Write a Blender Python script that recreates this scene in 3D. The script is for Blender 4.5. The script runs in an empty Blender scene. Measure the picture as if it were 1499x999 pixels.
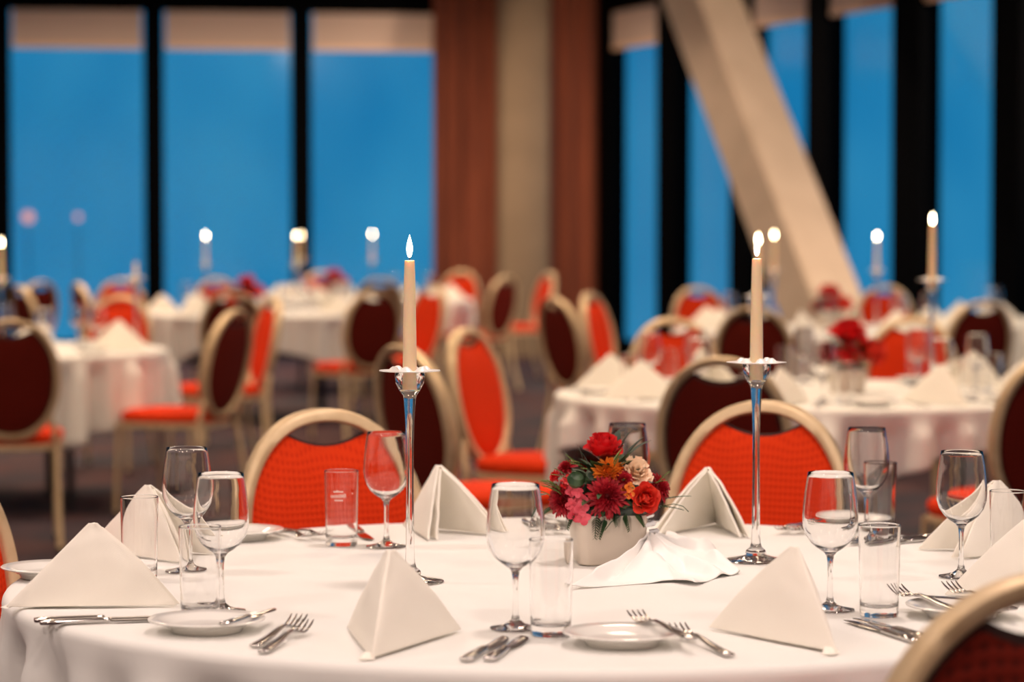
import bpy, math, random
from mathutils import Vector, Matrix, noise
PI = math.pi
R = math.radians
rnd = random.Random(7)
scn = bpy.context.scene
col = scn.collection

# ------------------------------------------------------------------ camera, world, lights, exposure
FPX = 3923.0
CAM_Z = 1.30
PITCH = math.atan(159.5 / FPX)
cd = bpy.data.cameras.new('camera')
cam = bpy.data.objects.new('camera', cd)
col.objects.link(cam)
cam.location = (0, 0, CAM_Z)
cam.rotation_euler = (PI / 2 - PITCH, 0, 0)
cd.sensor_width = 36.0
cd.lens = 36.0 * FPX / 1499.0
cd.clip_end = 300
cd.dof.use_dof = True
cd.dof.focus_distance = 4.22
cd.dof.aperture_fstop = 3.4
scn.camera = cam

scn.view_settings.view_transform = 'Standard'
scn.view_settings.look = 'None'
scn.view_settings.gamma = 1.0
scn.view_settings.use_curve_mapping = False
scn.view_settings.exposure = 0.0
cy = scn.cycles
cy.use_denoising = True
cy.max_bounces = 16
cy.diffuse_bounces = 5
cy.glossy_bounces = 6
cy.transmission_bounces = 14
cy.transparent_max_bounces = 16
cy.sample_clamp_indirect = 6.0
cy.blur_glossy = 0.3

w = bpy.data.worlds.new('dusk_sky')
scn.world = w
w.use_nodes = True
nt = w.node_tree
nt.nodes.clear()
wo = nt.nodes.new('ShaderNodeOutputWorld')
bg = nt.nodes.new('ShaderNodeBackground')
tc = nt.nodes.new('ShaderNodeTexCoord')
mp = nt.nodes.new('ShaderNodeMapping')
nz = nt.nodes.new('ShaderNodeTexNoise')
rp = nt.nodes.new('ShaderNodeValToRGB')
mp.inputs['Scale'].default_value = (1, 1, 0.6)
nz.inputs['Scale'].default_value = 16
nz.inputs['Detail'].default_value = 2
rp.color_ramp.elements[0].position = 0.35
rp.color_ramp.elements[0].color = (0.008, 0.160, 0.355, 1)
rp.color_ramp.elements[1].position = 0.72
rp.color_ramp.elements[1].color = (0.030, 0.235, 0.430, 1)
nt.links.new(tc.outputs['Generated'], mp.inputs['Vector'])
nt.links.new(mp.outputs['Vector'], nz.inputs['Vector'])
nt.links.new(nz.outputs['Fac'], rp.inputs['Fac'])
nt.links.new(rp.outputs['Color'], bg.inputs['Color'])
bg.inputs['Strength'].default_value = 1.2
nt.links.new(bg.outputs['Background'], wo.inputs['Surface'])

LIGHT_W = 47.0
LIGHT_COL = (1.0, 0.80, 0.705)
CEIL = 3.95
WARM_COL = (1.0, 0.74, 0.52)
def ceiling_lamp_or_fill(x, y, k=1.0, spread=140):  # makes the room's downlights and also the added fills
    ld = bpy.data.lights.new('downlight_or_fill', 'AREA')
    ld.shape = 'DISK'
    ld.size = 0.55
    ld.spread = R(spread)
    ld.energy = LIGHT_W * k
    ld.color = LIGHT_COL if y < 7 else WARM_COL
    o = bpy.data.objects.new('downlight_or_fill', ld)
    o.location = (x, y, CEIL - 0.04)
    col.objects.link(o)
ROWS = ((-1.6, 1.15, 170), (1.2, 1.1, 170), (4.6, 0.60, 130), (8.0, 1.0, 140), (11.4, 1.1, 140), (14.8, 1.1, 140), (18.2, 1.15, 125), (21.6, 1.0, 125), (25.0, 1.1, 172))  # row behind the camera and the next, widened, are added frontal fill
for gy, k_, sp_ in ROWS:
    for gx in (-5.2, -2.4, 0.4, 3.2):
        if gy > 20 and gx > 2: continue
        ceiling_lamp_or_fill(gx, gy, k_ * (0.5 if gy > 17 and gx > 0 else 1), sp_)
for gx, gy, k_ in ((-2.4, 24.4, 1.4), (-0.6, 25.4, 1.6)):      # wide unseen fills added to brighten the corner
    ceiling_lamp_or_fill(gx, gy, k_, 170)
def fill_spot(x, y, tx, ty, tz, watts, size):  # added light with no known fixture, aimed at one target
    ld = bpy.data.lights.new('fill_spotlight', 'SPOT')
    ld.energy = watts; ld.color = WARM_COL; ld.spot_size = R(size); ld.spot_blend = 0.7; ld.shadow_soft_size = 0.12
    o = bpy.data.objects.new('fill_spotlight', ld)
    o.location = (x, y, CEIL - 0.1)
    o.rotation_euler = (Vector((tx, ty, tz)) - o.location).to_track_quat('-Z', 'Y').to_euler()
    col.objects.link(o)
fill_spot(5.1, 16.6, 2.05, 21.8, 2.0, 2000, 48)       # unseen spot added to brighten the slanted pillar
fill_spot(-0.9, 21.0, -0.1, 28.2, 2.6, 420, 40)      # unseen spot added to lift curtains and corner pillar

# ------------------------------------------------------------------ helpers
def tag(o, label=None, cat=None, group=None, kind=None):
    if label: o['label'] = label
    if cat: o['category'] = cat
    if group: o['group'] = group
    if kind: o['kind'] = kind
    return o

def empty(name, loc=(0, 0, 0), rz=0.0):
    o = bpy.data.objects.new(name, None)
    o.empty_display_size = 0.1
    o.location = loc
    o.rotation_euler = (0, 0, rz)
    col.objects.link(o)
    return o

class MB:
    def __init__(self):
        self.v = []; self.f = []
    def add(self, verts, faces):
        n = len(self.v)
        self.v += [tuple(p) for p in verts]
        self.f += [tuple(i + n for i in q) for q in faces]
    def box(self, c, s, rz=0.0, bev=0.0):
        cx, cy_, cz = c; hx, hy, hz = s[0] / 2, s[1] / 2, s[2] / 2
        ca, sa = math.cos(rz), math.sin(rz)
        if bev <= 0:
            ring = [(-hx, -hy), (hx, -hy), (hx, hy), (-hx, hy)]
        else:
            b = bev
            ring = [(-hx + b, -hy), (hx - b, -hy), (hx, -hy + b), (hx, hy - b), (hx - b, hy), (-hx + b, hy), (-hx, hy - b), (-hx, -hy + b)]
        n = len(ring); vs = []
        for z in (-hz, hz):
            for x, y in ring:
                vs.append((cx + x * ca - y * sa, cy_ + x * sa + y * ca, cz + z))
        fs = [tuple(reversed(range(n))), tuple(range(n, 2 * n))]
        for i in range(n):
            j = (i + 1) % n
            fs.append((i, j, n + j, n + i))
        self.add(vs, fs)
    def loft(self, rings, closed=False, caps=True):
        n = len(rings[0]); vs = []; fs = []
        for r in rings: vs += r
        m = len(rings)
        for k in range(m if closed else m - 1):
            k2 = (k + 1) % m
            for i in range(n):
                j = (i + 1) % n
                fs.append((k * n + i, k * n + j, k2 * n + j, k2 * n + i))
        if caps and not closed:
            fs.append(tuple(reversed(range(n))))
            fs.append(tuple(range((m - 1) * n, m * n)))
        self.add(vs, fs)
    def tube(self, pts, rad, n=8, caps=True):
        pts = [Vector(p) for p in pts]
        rings = []
        prev = None
        for i, p in enumerate(pts):
            t = (pts[min(i + 1, len(pts) - 1)] - pts[max(i - 1, 0)])
            t.normalize()
            if prev is None:
                a = Vector((0, 0, 1)) if abs(t.z) < 0.9 else Vector((1, 0, 0))
                u = t.cross(a); u.normalize()
            else:
                u = prev - t * prev.dot(t); u.normalize()
            prev = u
            v = t.cross(u)
            r = rad[i] if isinstance(rad, (list, tuple)) else rad
            rings.append([tuple(p + (u * math.cos(2 * PI * k / n) + v * math.sin(2 * PI * k / n)) * r) for k in range(n)])
        self.loft(rings, caps=caps)
    def lathe(self, prof, n=32, c=(0, 0, 0), wob=None):
        # prof from axis to axis (or open); r=0 points collapse
        vs = []; fs = []; idx = []
        for (r, z) in prof:
            if r < 1e-6:
                idx.append([len(vs)]); vs.append((c[0], c[1], c[2] + z))
            else:
                row = []
                for k in range(n):
                    a = 2 * PI * k / n
                    rr = r * (wob(a, r, z) if wob else 1)
                    row.append(len(vs)); vs.append((c[0] + rr * math.cos(a), c[1] + rr * math.sin(a), c[2] + z))
                idx.append(row)
        for a, b in zip(idx[:-1], idx[1:]):
            if len(a) == 1 and len(b) == 1: continue
            for k in range(n):
                k2 = (k + 1) % n
                if len(a) == 1: fs.append((a[0], b[k2], b[k]))
                elif len(b) == 1: fs.append((a[k], a[k2], b[0]))
                else: fs.append((a[k], a[k2], b[k2], b[k]))
        self.add(vs, fs)
    def grid(self, fn, nu, nv, wrap=False):
        vs = [fn(i / nu, j / nv) for i in range(nu + 1) for j in range(nv + 1)]
        fs = []
        for i in range(nu):
            for j in range(nv):
                a = i * (nv + 1) + j
                fs.append((a, a + 1, a + nv + 2, a + nv + 1))
        self.add(vs, fs)
    def xform(self, M, start=0):
        for i in range(start, len(self.v)):
            self.v[i] = tuple(M @ Vector(self.v[i]))
    def build(self, name, mat, parent=None, smooth=35, fix=True, loc=None, rz=0.0):
        me = bpy.data.meshes.new(name)
        me.from_pydata(self.v, [], self.f)
        me.validate()
        if fix:
            import bmesh
            bm = bmesh.new(); bm.from_mesh(me)
            bmesh.ops.recalc_face_normals(bm, faces=bm.faces)
            bm.to_mesh(me); bm.free()
        if smooth:
            for p in me.polygons: p.use_smooth = True
            if smooth < 170: me.set_sharp_from_angle(angle=R(smooth))
        me.materials.append(mat)
        o = bpy.data.objects.new(name, me)
        col.objects.link(o)
        if parent: o.parent = parent
        if loc: o.location = loc
        if rz: o.rotation_euler = (0, 0, rz)
        return o

def dup(root, loc, rz=0.0, label=None, group=None, scale=None, tilt=None):
    c = root.copy(); col.objects.link(c)
    c.location = loc; c.rotation_euler = (tilt[0], tilt[1], rz) if tilt else (0, 0, rz)
    if scale: c.scale = (scale, scale, scale)
    if label: c['label'] = label
    if group: c['group'] = group
    for ch in list(root.children):
        d = ch.copy(); col.objects.link(d); d.parent = c
        for g in list(ch.children):
            e = g.copy(); col.objects.link(e); e.parent = d
    return c

class Kind:
    """the first placement moves the source itself, later ones copy it with its parts"""
    def __init__(self, make): self.make = make; self.src = None
    def put(self, loc, rz=0.0, label=None, group=None, scale=None, tilt=None):
        if self.src is None:
            self.src = self.make()
            o = self.src
            o.location = loc; o.rotation_euler = (tilt[0], tilt[1], rz) if tilt else (0, 0, rz)
            if scale: o.scale = (scale, scale, scale)
            if label: o['label'] = label
            if group: o['group'] = group
            return o
        o = dup(self.src, loc, rz, label, group, scale, tilt)
        if not group and 'group' in o: del o['group']
        if not scale: o.scale = (1, 1, 1)
        return o

# ------------------------------------------------------------------ materials
def pmat(name, base=(0.8, 0.8, 0.8), rough=0.5, metal=0.0, **kw):
    m = bpy.data.materials.new(name); m.use_nodes = True
    b = m.node_tree.nodes['Principled BSDF']
    b.inputs['Base Color'].default_value = (*base, 1)
    b.inputs['Roughness'].default_value = rough
    b.inputs['Metallic'].default_value = metal
    for k, v in kw.items():
        b.inputs[k.replace('_', ' ')].default_value = v
    return m
def nodes(m): return m.node_tree.nodes, m.node_tree.links, m.node_tree.nodes['Principled BSDF']
def add_noise(m, c1, c2, scale=8, detail=3, lo=0.35, hi=0.65, bump=0.0, bscale=None, vec='Object', stretch=(1, 1, 1)):
    N, L, b = nodes(m)
    t = N.new('ShaderNodeTexCoord'); mpn = N.new('ShaderNodeMapping'); mpn.inputs['Scale'].default_value = stretch
    n = N.new('ShaderNodeTexNoise'); n.inputs['Scale'].default_value = scale; n.inputs['Detail'].default_value = detail
    r = N.new('ShaderNodeValToRGB')
    r.color_ramp.elements[0].position = lo; r.color_ramp.elements[0].color = (*c1, 1)
    r.color_ramp.elements[1].position = hi; r.color_ramp.elements[1].color = (*c2, 1)
    L.new(t.outputs[vec], mpn.inputs['Vector']); L.new(mpn.outputs['Vector'], n.inputs['Vector'])
    L.new(n.outputs['Fac'], r.inputs['Fac']); L.new(r.outputs['Color'], b.inputs['Base Color'])
    if bump:
        n2 = N.new('ShaderNodeTexNoise'); n2.inputs['Scale'].default_value = bscale or scale * 8
        L.new(mpn.outputs['Vector'], n2.inputs['Vector'])
        bp = N.new('ShaderNodeBump'); bp.inputs['Strength'].default_value = bump; bp.inputs['Distance'].default_value = 0.002
        L.new(n2.outputs['Fac'], bp.inputs['Height']); L.new(bp.outputs['Normal'], b.inputs['Normal'])
    return m

def weave(m, k, strength=0.2, dist=0.001):
    N, L, b = nodes(m)
    t = N.new('ShaderNodeTexCoord')
    hs = []
    for ax in ('X', 'Y'):
        wv = N.new('ShaderNodeTexWave'); wv.wave_type = 'BANDS'; wv.bands_direction = ax
        wv.inputs['Scale'].default_value = k; wv.inputs['Distortion'].default_value = 0.4
        L.new(t.outputs['Object'], wv.inputs['Vector']); hs.append(wv)
    ad = N.new('ShaderNodeMath'); ad.operation = 'ADD'
    L.new(hs[0].outputs['Fac'], ad.inputs[0]); L.new(hs[1].outputs['Fac'], ad.inputs[1])
    bp = N.new('ShaderNodeBump'); bp.inputs['Strength'].default_value = strength; bp.inputs['Distance'].default_value = dist
    L.new(ad.outputs['Value'], bp.inputs['Height']); L.new(bp.outputs['Normal'], b.inputs['Normal'])
    return m

def dimple_fabric(name, c_lo, c_hi, k=300.0, rough=0.85, sheen=0.15, str_=0.5):
    m = pmat(name, c_hi, rough)
    N, L, b = nodes(m)
    b.inputs['Sheen Weight'].default_value = sheen
    b.inputs['Specular IOR Level'].default_value = 0.15
    t = N.new('ShaderNodeTexCoord'); sp = N.new('ShaderNodeSeparateXYZ')
    L.new(t.outputs['Object'], sp.inputs['Vector'])
    yz = N.new('ShaderNodeMath'); yz.operation = 'ADD'
    L.new(sp.outputs['Y'], yz.inputs[0]); L.new(sp.outputs['Z'], yz.inputs[1])
    def comb(op):
        a = N.new('ShaderNodeMath'); a.operation = op
        L.new(sp.outputs['X'], a.inputs[0]); L.new(yz.outputs[0], a.inputs[1])
        mu = N.new('ShaderNodeMath'); mu.operation = 'MULTIPLY'; mu.inputs[1].default_value = k
        L.new(a.outputs[0], mu.inputs[0])
        s = N.new('ShaderNodeMath'); s.operation = 'SINE'
        L.new(mu.outputs[0], s.inputs[0]); return s
    s1, s2 = comb('ADD'), comb('SUBTRACT')
    pr = N.new('ShaderNodeMath'); pr.operation = 'MULTIPLY'
    L.new(s1.outputs[0], pr.inputs[0]); L.new(s2.outputs[0], pr.inputs[1])
    rp_ = N.new('ShaderNodeValToRGB')
    rp_.color_ramp.elements[0].position = 0.0; rp_.color_ramp.elements[0].color = (*c_hi, 1)
    rp_.color_ramp.elements[1].position = 0.9; rp_.color_ramp.elements[1].color = (*c_lo, 1)
    L.new(pr.outputs[0], rp_.inputs['Fac']); L.new(rp_.outputs['Color'], b.inputs['Base Color'])
    bp = N.new('ShaderNodeBump'); bp.inputs['Strength'].default_value = str_; bp.inputs['Distance'].default_value = 0.0015; bp.invert = True
    L.new(pr.outputs[0], bp.inputs['Height']); L.new(bp.outputs['Normal'], b.inputs['Normal'])
    return m

def emis(name, c, s):
    m = bpy.data.materials.new(name); m.use_nodes = True
    N = m.node_tree.nodes; N.clear()
    o = N.new('ShaderNodeOutputMaterial'); e = N.new('ShaderNodeEmission')
    e.inputs['Color'].default_value = (*c, 1); e.inputs['Strength'].default_value = s
    m.node_tree.links.new(e.outputs[0], o.inputs['Surface']); return m

M = {}
M['cloth'] = weave(pmat('white_table_linen', (0.80, 0.80, 0.77), 0.8, Sheen_Weight=0.1), 330, 0.10)
M['napkin'] = weave(pmat('ivory_napkin_linen', (0.90, 0.86, 0.77), 0.8, Sheen_Weight=0.1), 300, 0.12)
M['organza'] = pmat('white_organza', (0.92, 0.91, 0.89), 0.55, Sheen_Weight=0.2)
M['orange'] = dimple_fabric('orange_red_upholstery', (0.56, 0.024, 0.002), (0.68, 0.040, 0.004), sheen=0)
M['maroon'] = dimple_fabric('dark_maroon_upholstery', (0.050, 0.003, 0.0012), (0.115, 0.007, 0.0024), k=180.0, sheen=0)
M['board'] = pmat('dark_brown_back_board', (0.030, 0.010, 0.008), 0.7)
M['gold'] = add_noise(pmat('champagne_gold_metal', (0.62, 0.46, 0.27), 0.45, 0.35), (0.62, 0.46, 0.27), (0.69, 0.53, 0.33), 30)
M['glass'] = pmat('clear_glass', (1, 1, 1), 0.0, 0.0, Transmission_Weight=1.0, IOR=1.40)
M['etch'] = pmat('etched_white_print', (0.9, 0.85, 0.8), 0.6)
M['porcelain'] = pmat('white_porcelain', (0.84, 0.83, 0.79), 0.12, Coat_Weight=0.3)
M['steel'] = add_noise(pmat('polished_steel', (0.62, 0.60, 0.58), 0.12, 1.0), (0.60, 0.58, 0.56), (0.66, 0.64, 0.62), 40)
M['wax'] = pmat('ivory_candle_wax', (0.95, 0.72, 0.48), 0.5, Subsurface_Weight=0.6, Subsurface_Scale=0.03)
M['flame'] = emis('candle_flame', (1.0, 0.80, 0.50), 42.0)
M['wick'] = pmat('burnt_wick', (0.01, 0.01, 0.01), 0.9)
M['frost'] = pmat('frosted_white_glass', (0.90, 0.88, 0.86), 0.35, Transmission_Weight=0.15)
M['black'] = pmat('black_powder_coat', (0.006, 0.006, 0.007), 0.5)
M['wood'] = add_noise(pmat('plywood_table_top', (0.3, 0.2, 0.1), 0.6), (0.26, 0.17, 0.09), (0.36, 0.24, 0.13), 6, stretch=(1, 8, 1))
M['frame'] = pmat('black_window_frame', (0.0006, 0.0007, 0.0010), 0.7, Specular_IOR_Level=0.03)
M['blind'] = weave(pmat('beige_blind_fabric', (0.66, 0.50, 0.42), 0.9), 120, 0.1)
M['bar'] = pmat('pale_blind_bar', (0.92, 0.62, 0.42), 0.6)
M['wall'] = add_noise(pmat('warm_grey_plaster', (0.42, 0.36, 0.29), 0.9), (0.56, 0.49, 0.41), (0.60, 0.53, 0.45), 5)
M['ceil'] = pmat('ceiling_paint', (0.66, 0.62, 0.57), 0.9)
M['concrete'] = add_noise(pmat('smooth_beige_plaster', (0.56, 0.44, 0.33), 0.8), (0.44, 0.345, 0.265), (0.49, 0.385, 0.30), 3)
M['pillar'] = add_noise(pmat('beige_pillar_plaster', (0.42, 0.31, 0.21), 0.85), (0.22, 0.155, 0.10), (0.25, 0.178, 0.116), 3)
M['curtain'] = add_noise(pmat('red_brown_curtain', (0.26, 0.06, 0.03), 0.85, Sheen_Weight=0.1), (0.14, 0.030, 0.013), (0.23, 0.054, 0.020), 5, stretch=(8, 8, 0.3))
M['petal_red'] = add_noise(pmat('red_petals', (0.6, 0.01, 0.02), 0.5), (0.58, 0.006, 0.012), (0.78, 0.018, 0.02), 40)
M['petal_crimson'] = add_noise(pmat('crimson_petals', (0.4, 0.005, 0.02), 0.55), (0.28, 0.003, 0.012), (0.52, 0.010, 0.024), 60)
M['petal_coral'] = add_noise(pmat('coral_petals', (0.8, 0.05, 0.03), 0.5), (0.74, 0.030, 0.018), (0.86, 0.085, 0.045), 40)
M['petal_orange'] = add_noise(pmat('orange_petals', (0.85, 0.22, 0.02), 0.5), (0.78, 0.17, 0.012), (0.90, 0.32, 0.035), 60)
M['petal_cream'] = add_noise(pmat('cream_petals', (0.9, 0.66, 0.45), 0.55), (0.88, 0.58, 0.38), (0.93, 0.74, 0.55), 50)
M['petal_pink'] = add_noise(pmat('pink_petals', (0.75, 0.07, 0.12), 0.5), (0.62, 0.035, 0.07), (0.80, 0.12, 0.17), 50)
M['leaf'] = add_noise(pmat('dark_green_leaf', (0.03, 0.08, 0.025), 0.45), (0.018, 0.052, 0.020), (0.050, 0.105, 0.035), 30)
M['leaf_grey'] = add_noise(pmat('grey_green_leaf', (0.05, 0.09, 0.06), 0.5), (0.035, 0.065, 0.045), (0.075, 0.12, 0.085), 30)
M['sprig'] = add_noise(pmat('light_green_sprig', (0.18, 0.26, 0.06), 0.6), (0.09, 0.15, 0.03), (0.20, 0.27, 0.07), 60)
M['foam'] = pmat('grey_green_floral_foam', (0.12, 0.15, 0.13), 0.9)
M['vase'] = pmat('grey_white_ceramic', (0.66, 0.58, 0.49), 0.4)
M['silver'] = pmat('silver_ribbon', (0.75, 0.76, 0.78), 0.22, 0.9)
M['lampglow'] = emis('distant_lamp_glow', (1.0, 0.42, 0.36), 1.0)

# carpet
m = pmat('patterned_carpet', (0.03, 0.02, 0.03), 0.95)
N, L, b = nodes(m)
t = N.new('ShaderNodeTexCoord')
vo = N.new('ShaderNodeTexVoronoi'); vo.inputs['Scale'].default_value = 1.3
n1 = N.new('ShaderNodeTexNoise'); n1.inputs['Scale'].default_value = 2.2; n1.inputs['Detail'].default_value = 4
n2 = N.new('ShaderNodeTexNoise'); n2.inputs['Scale'].default_value = 300
r1 = N.new('ShaderNodeValToRGB')
e = r1.color_ramp.elements
e[0].position = 0.36; e[0].color = (0.004, 0.007, 0.014, 1)
e[1].position = 0.66; e[1].color = (0.058, 0.019, 0.020, 1)
e2 = r1.color_ramp.elements.new(0.50); e2.color = (0.022, 0.012, 0.021, 1)
for n_ in (vo, n1, n2): L.new(t.outputs['Object'], n_.inputs['Vector'])
mx = N.new('ShaderNodeMath'); mx.operation = 'MULTIPLY_ADD'; mx.inputs[1].default_value = 0.35
L.new(vo.outputs['Distance'], mx.inputs[0]); 
sb = N.new('ShaderNodeMath'); sb.operation = 'SUBTRACT'; sb.inputs[1].default_value = 0.13
L.new(n1.outputs['Fac'], sb.inputs[0]); L.new(sb.outputs[0], mx.inputs[2])
L.new(mx.outputs[0], r1.inputs['Fac']); L.new(r1.outputs['Color'], b.inputs['Base Color'])
bp = N.new('ShaderNodeBump'); bp.inputs['Strength'].default_value = 0.4; bp.inputs['Distance'].default_value = 0.004
L.new(n2.outputs['Fac'], bp.inputs['Height']); L.new(bp.outputs['Normal'], b.inputs['Normal'])
M['carpet'] = m

# thin window glass: a single sheet that lets the dusk through and mirrors a little of the room
m = bpy.data.materials.new('window_glass'); m.use_nodes = True
N = m.node_tree.nodes; L = m.node_tree.links; N.clear()
o_ = N.new('ShaderNodeOutputMaterial'); mixs = N.new('ShaderNodeMixShader')
tr = N.new('ShaderNodeBsdfTransparent'); tr.inputs['Color'].default_value = (0.93, 0.96, 0.97, 1)
gl = N.new('ShaderNodeBsdfGlossy'); gl.inputs['Roughness'].default_value = 0.12
fr = N.new('ShaderNodeFresnel'); fr.inputs['IOR'].default_value = 1.45
L.new(fr.outputs[0], mixs.inputs['Fac']); L.new(tr.outputs[0], mixs.inputs[1]); L.new(gl.outputs[0], mixs.inputs[2])
L.new(mixs.outputs[0], o_.inputs['Surface'])
M['pane'] = m

# ------------------------------------------------------------------ the room
LW0 = Vector((-5.14, 27.65)); LW1 = Vector((-0.862, 28.30))
ldir = (LW1 - LW0).normalized(); ln = Vector((ldir.y, -ldir.x))     # ln points into the room
rdir = Vector((0.569, -1.426)).normalized(); rn = Vector((rdir.y, -rdir.x))
if rn.x > 0: rn = -rn
RW0 = Vector((1.056, 28.10))
CORNER = Vector((0.871, 28.56))
BAY = 1.535
Z_SILL, Z_BLIND, Z_HEAD = 0.18, 3.24, 3.60

far_left = CORNER - ldir * 12.4
right_end = CORNER + rdir * 34.0
near_y = -3.0
room = [far_left, CORNER, Vector((CORNER.x + rdir.x * (CORNER.y - near_y) / -rdir.y, near_y)), Vector((far_left.x, near_y))]
def slab(name, pts, z0, z1, mat):
    mb = MB(); n = len(pts)
    mb.add([(p[0], p[1], z) for z in (z0, z1) for p in pts],
           [tuple(reversed(range(n))), tuple(range(n, 2 * n))] + [(i, (i + 1) % n, n + (i + 1) % n, n + i) for i in range(n)])
    o = mb.build(name, mat, smooth=0)
    tag(o, kind='structure'); return o
big = [Vector((far_left.x - 0.4, far_left.y + 0.4)), CORNER + Vector((0.3, 0.5)), room[2] + Vector((0.5, -0.4)), Vector((far_left.x - 0.4, near_y - 0.4))]
slab('floor', big, -0.2, 0.0, M['carpet'])
slab('ceiling', big, CEIL, CEIL + 0.2, M['ceil'])
def wall(name, a, b_, n, z0, z1, th, mat):
    # a wall from a to b with its inner face on the line, thickness behind it (away from n)
    pts = [a, b_, b_ - n * th, a - n * th]
    return slab(name, pts, z0, z1, mat)
wall('wall_left', room[3], room[0], Vector((1, 0)), 0, CEIL, 0.2, M['wall'])
wall('wall_rear', room[2], room[3], Vector((0, 1)), 0, CEIL, 0.2, M['wall'])

def bay_window(idx, a, d, n, width, mull, blind_label):
    """one glazed bay from a along d: black frame, glass sheet, blind rolled to the head"""
    root = empty('window_%d' % idx, (a.x, a.y, 0), math.atan2(d.y, d.x))
    tag(root, kind='structure')
    s = 1.0 if (Vector((-d.y, d.x)).dot(n) > 0) else -1.0    # local y sign that points into the room
    fb = MB()
    fb.box((mull / 2, s * -0.02, CEIL / 2), (mull, 0.20, CEIL))
    fb.box((mull + (width - mull) / 2, s * -0.02, (Z_HEAD + CEIL) / 2), (width - mull, 0.18, CEIL - Z_HEAD))
    fb.box((mull + (width - mull) / 2, s * -0.02, Z_SILL / 2), (width - mull, 0.18, Z_SILL))
    fb.build('frame', M['frame'], root, smooth=0)
    gb = MB()
    gb.add([(mull, s * -0.06, Z_SILL), (width, s * -0.06, Z_SILL), (width, s * -0.06, Z_HEAD), (mull, s * -0.06, Z_HEAD)], [(0, 1, 2, 3)])
    gb.build('pane', M['pane'], root, smooth=0, fix=False)
    if blind_label:
        bl = empty('roller_blind', (a.x, a.y, 0), math.atan2(d.y, d.x))
        tag(bl, blind_label, 'blind', 'roller blinds at the window heads')
        c = mull + (width - mull) / 2
        b1 = MB(); b1.box((c, s * 0.035, (Z_BLIND + Z_HEAD) / 2), (width - mull - 0.04, 0.012, Z_HEAD - Z_BLIND)); b1.build('blind_fabric', M['blind'], bl, smooth=0)
        b2 = MB(); b2.box((c, s * 0.035, Z_BLIND - 0.02), (width - mull - 0.04, 0.035, 0.05), bev=0.01); b2.build('bottom_bar', M['bar'], bl, smooth=0)
        b3 = MB(); b3.tube([(mull + 0.02, s * 0.035, Z_HEAD + 0.02), (width - 0.02, s * 0.035, Z_HEAD + 0.02)], 0.035, 12); b3.build('roller_tube', M['frame'], bl)
    return root

def px_on_line(px, p0, d):
    k = (px - 749.5) / FPX
    t_ = (k * p0.y - p0.x) / (d.x - k * d.y)
    return t_
# back wall bays: measured mullions
t_m = [px_on_line(p, LW0, ldir) for p in (-12, 212, 427.5, 640)]
names_l = ['rolled beige blind over the far-left window', 'rolled beige blind over the middle window of the back wall', 'rolled beige blind over the window beside the brown curtain']
wi = 1
for i in range(3):
    a = LW0 + ldir * t_m[i]
    bay_window(wi, a, ldir, ln, t_m[i + 1] - t_m[i], 0.205, names_l[i]); wi += 1
bw = t_m[1] - t_m[0]
a = LW0 + ldir * t_m[0]
for i in range(2):
    a = a - ldir * bw
    bay_window(wi, a, ldir, ln, bw, 0.205, None); wi += 1
wall('wall_back', far_left, a, ln, 0, CEIL, 0.2, M['wall'])
wall('wall_corner', LW0 + ldir * t_m[3], CORNER, ln, 0, CEIL, 0.2, M['wall'])
# right wall bays
t_r = [px_on_line(p, RW0, rdir) for p in (884, 971, 1078, 1190, 1316, 1462, 1650)]
names_r = ['rolled beige blind just right of the brown curtains', 'rolled beige blind hidden behind the slanted pillar head',
           'rolled beige blind right of the slanted pillar head', 'second rolled beige blind right of the slanted pillar',
           'rolled beige blind at the top right corner', 'rolled beige blind over the rightmost window']
for i in range(6):
    a = RW0 + rdir * t_r[i]
    wdt = t_r[i + 1] - t_r[i]
    bay_window(wi, a, rdir, rn, wdt, (0.30, 0.38, 0.42, 0.36, 0.46, 0.42)[i], names_r[i]); wi += 1
for i in range(7):
    a = RW0 + rdir * (t_r[6] + i * BAY)
    bay_window(wi, a, rdir, rn, BAY, 0.40, None); wi += 1
wall('wall_right', RW0 + rdir * (t_r[6] + 7 * BAY), room[2], rn, 0, CEIL, 0.2, M['wall'])

# curtains and the square pillar in the corner
def curtain(px0, px1, off, label):
    c0 = LW0 + ldir * px_on_line(px0, LW0 + ln * off, ldir) + ln * off
    c1 = LW0 + ldir * px_on_line(px1, LW0 + ln * off, ldir) + ln * off
    L_ = (c1 - c0).length
    mb = MB()
    n = 96; pl = L_ / 0.21
    def P_(i, z, side):
        u = i / n
        wv = 0.045 * math.sin(2 * PI * pl * u) + 0.012 * math.sin(2 * PI * pl * 0.37 * u + 1)
        wv *= 0.75 + 0.25 * (z / CEIL)
        p = c0 + ldir * (L_ * u) + ln * (wv + side * 0.006)
        return (p.x, p.y, z)
    zs = (0.03, 1.0, 2.2, 3.3, CEIL - 0.05)
    ring = []
    for z in zs:
        ring.append([P_(i, z, 1) for i in range(n + 1)] + [P_(i, z, -1) for i in range(n, -1, -1)])
    mb.loft(ring)
    o = mb.build('curtain', M['curtain'], smooth=60)
    tag(o, label, 'curtain')
curtain(634, 735, 0.20, 'red brown pleated curtain left of the beige pillar')
curtain(797, 884, 0.24, 'red brown pleated curtain right of the beige pillar')
pc = LW0 + ldir * px_on_line(765, LW0 + ln * 0.35, ldir) + ln * 0.35
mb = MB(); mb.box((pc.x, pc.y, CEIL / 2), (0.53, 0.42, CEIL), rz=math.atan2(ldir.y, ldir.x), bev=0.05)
tag(mb.build('pillar_1', M['pillar'], smooth=50), kind='structure')

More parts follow.
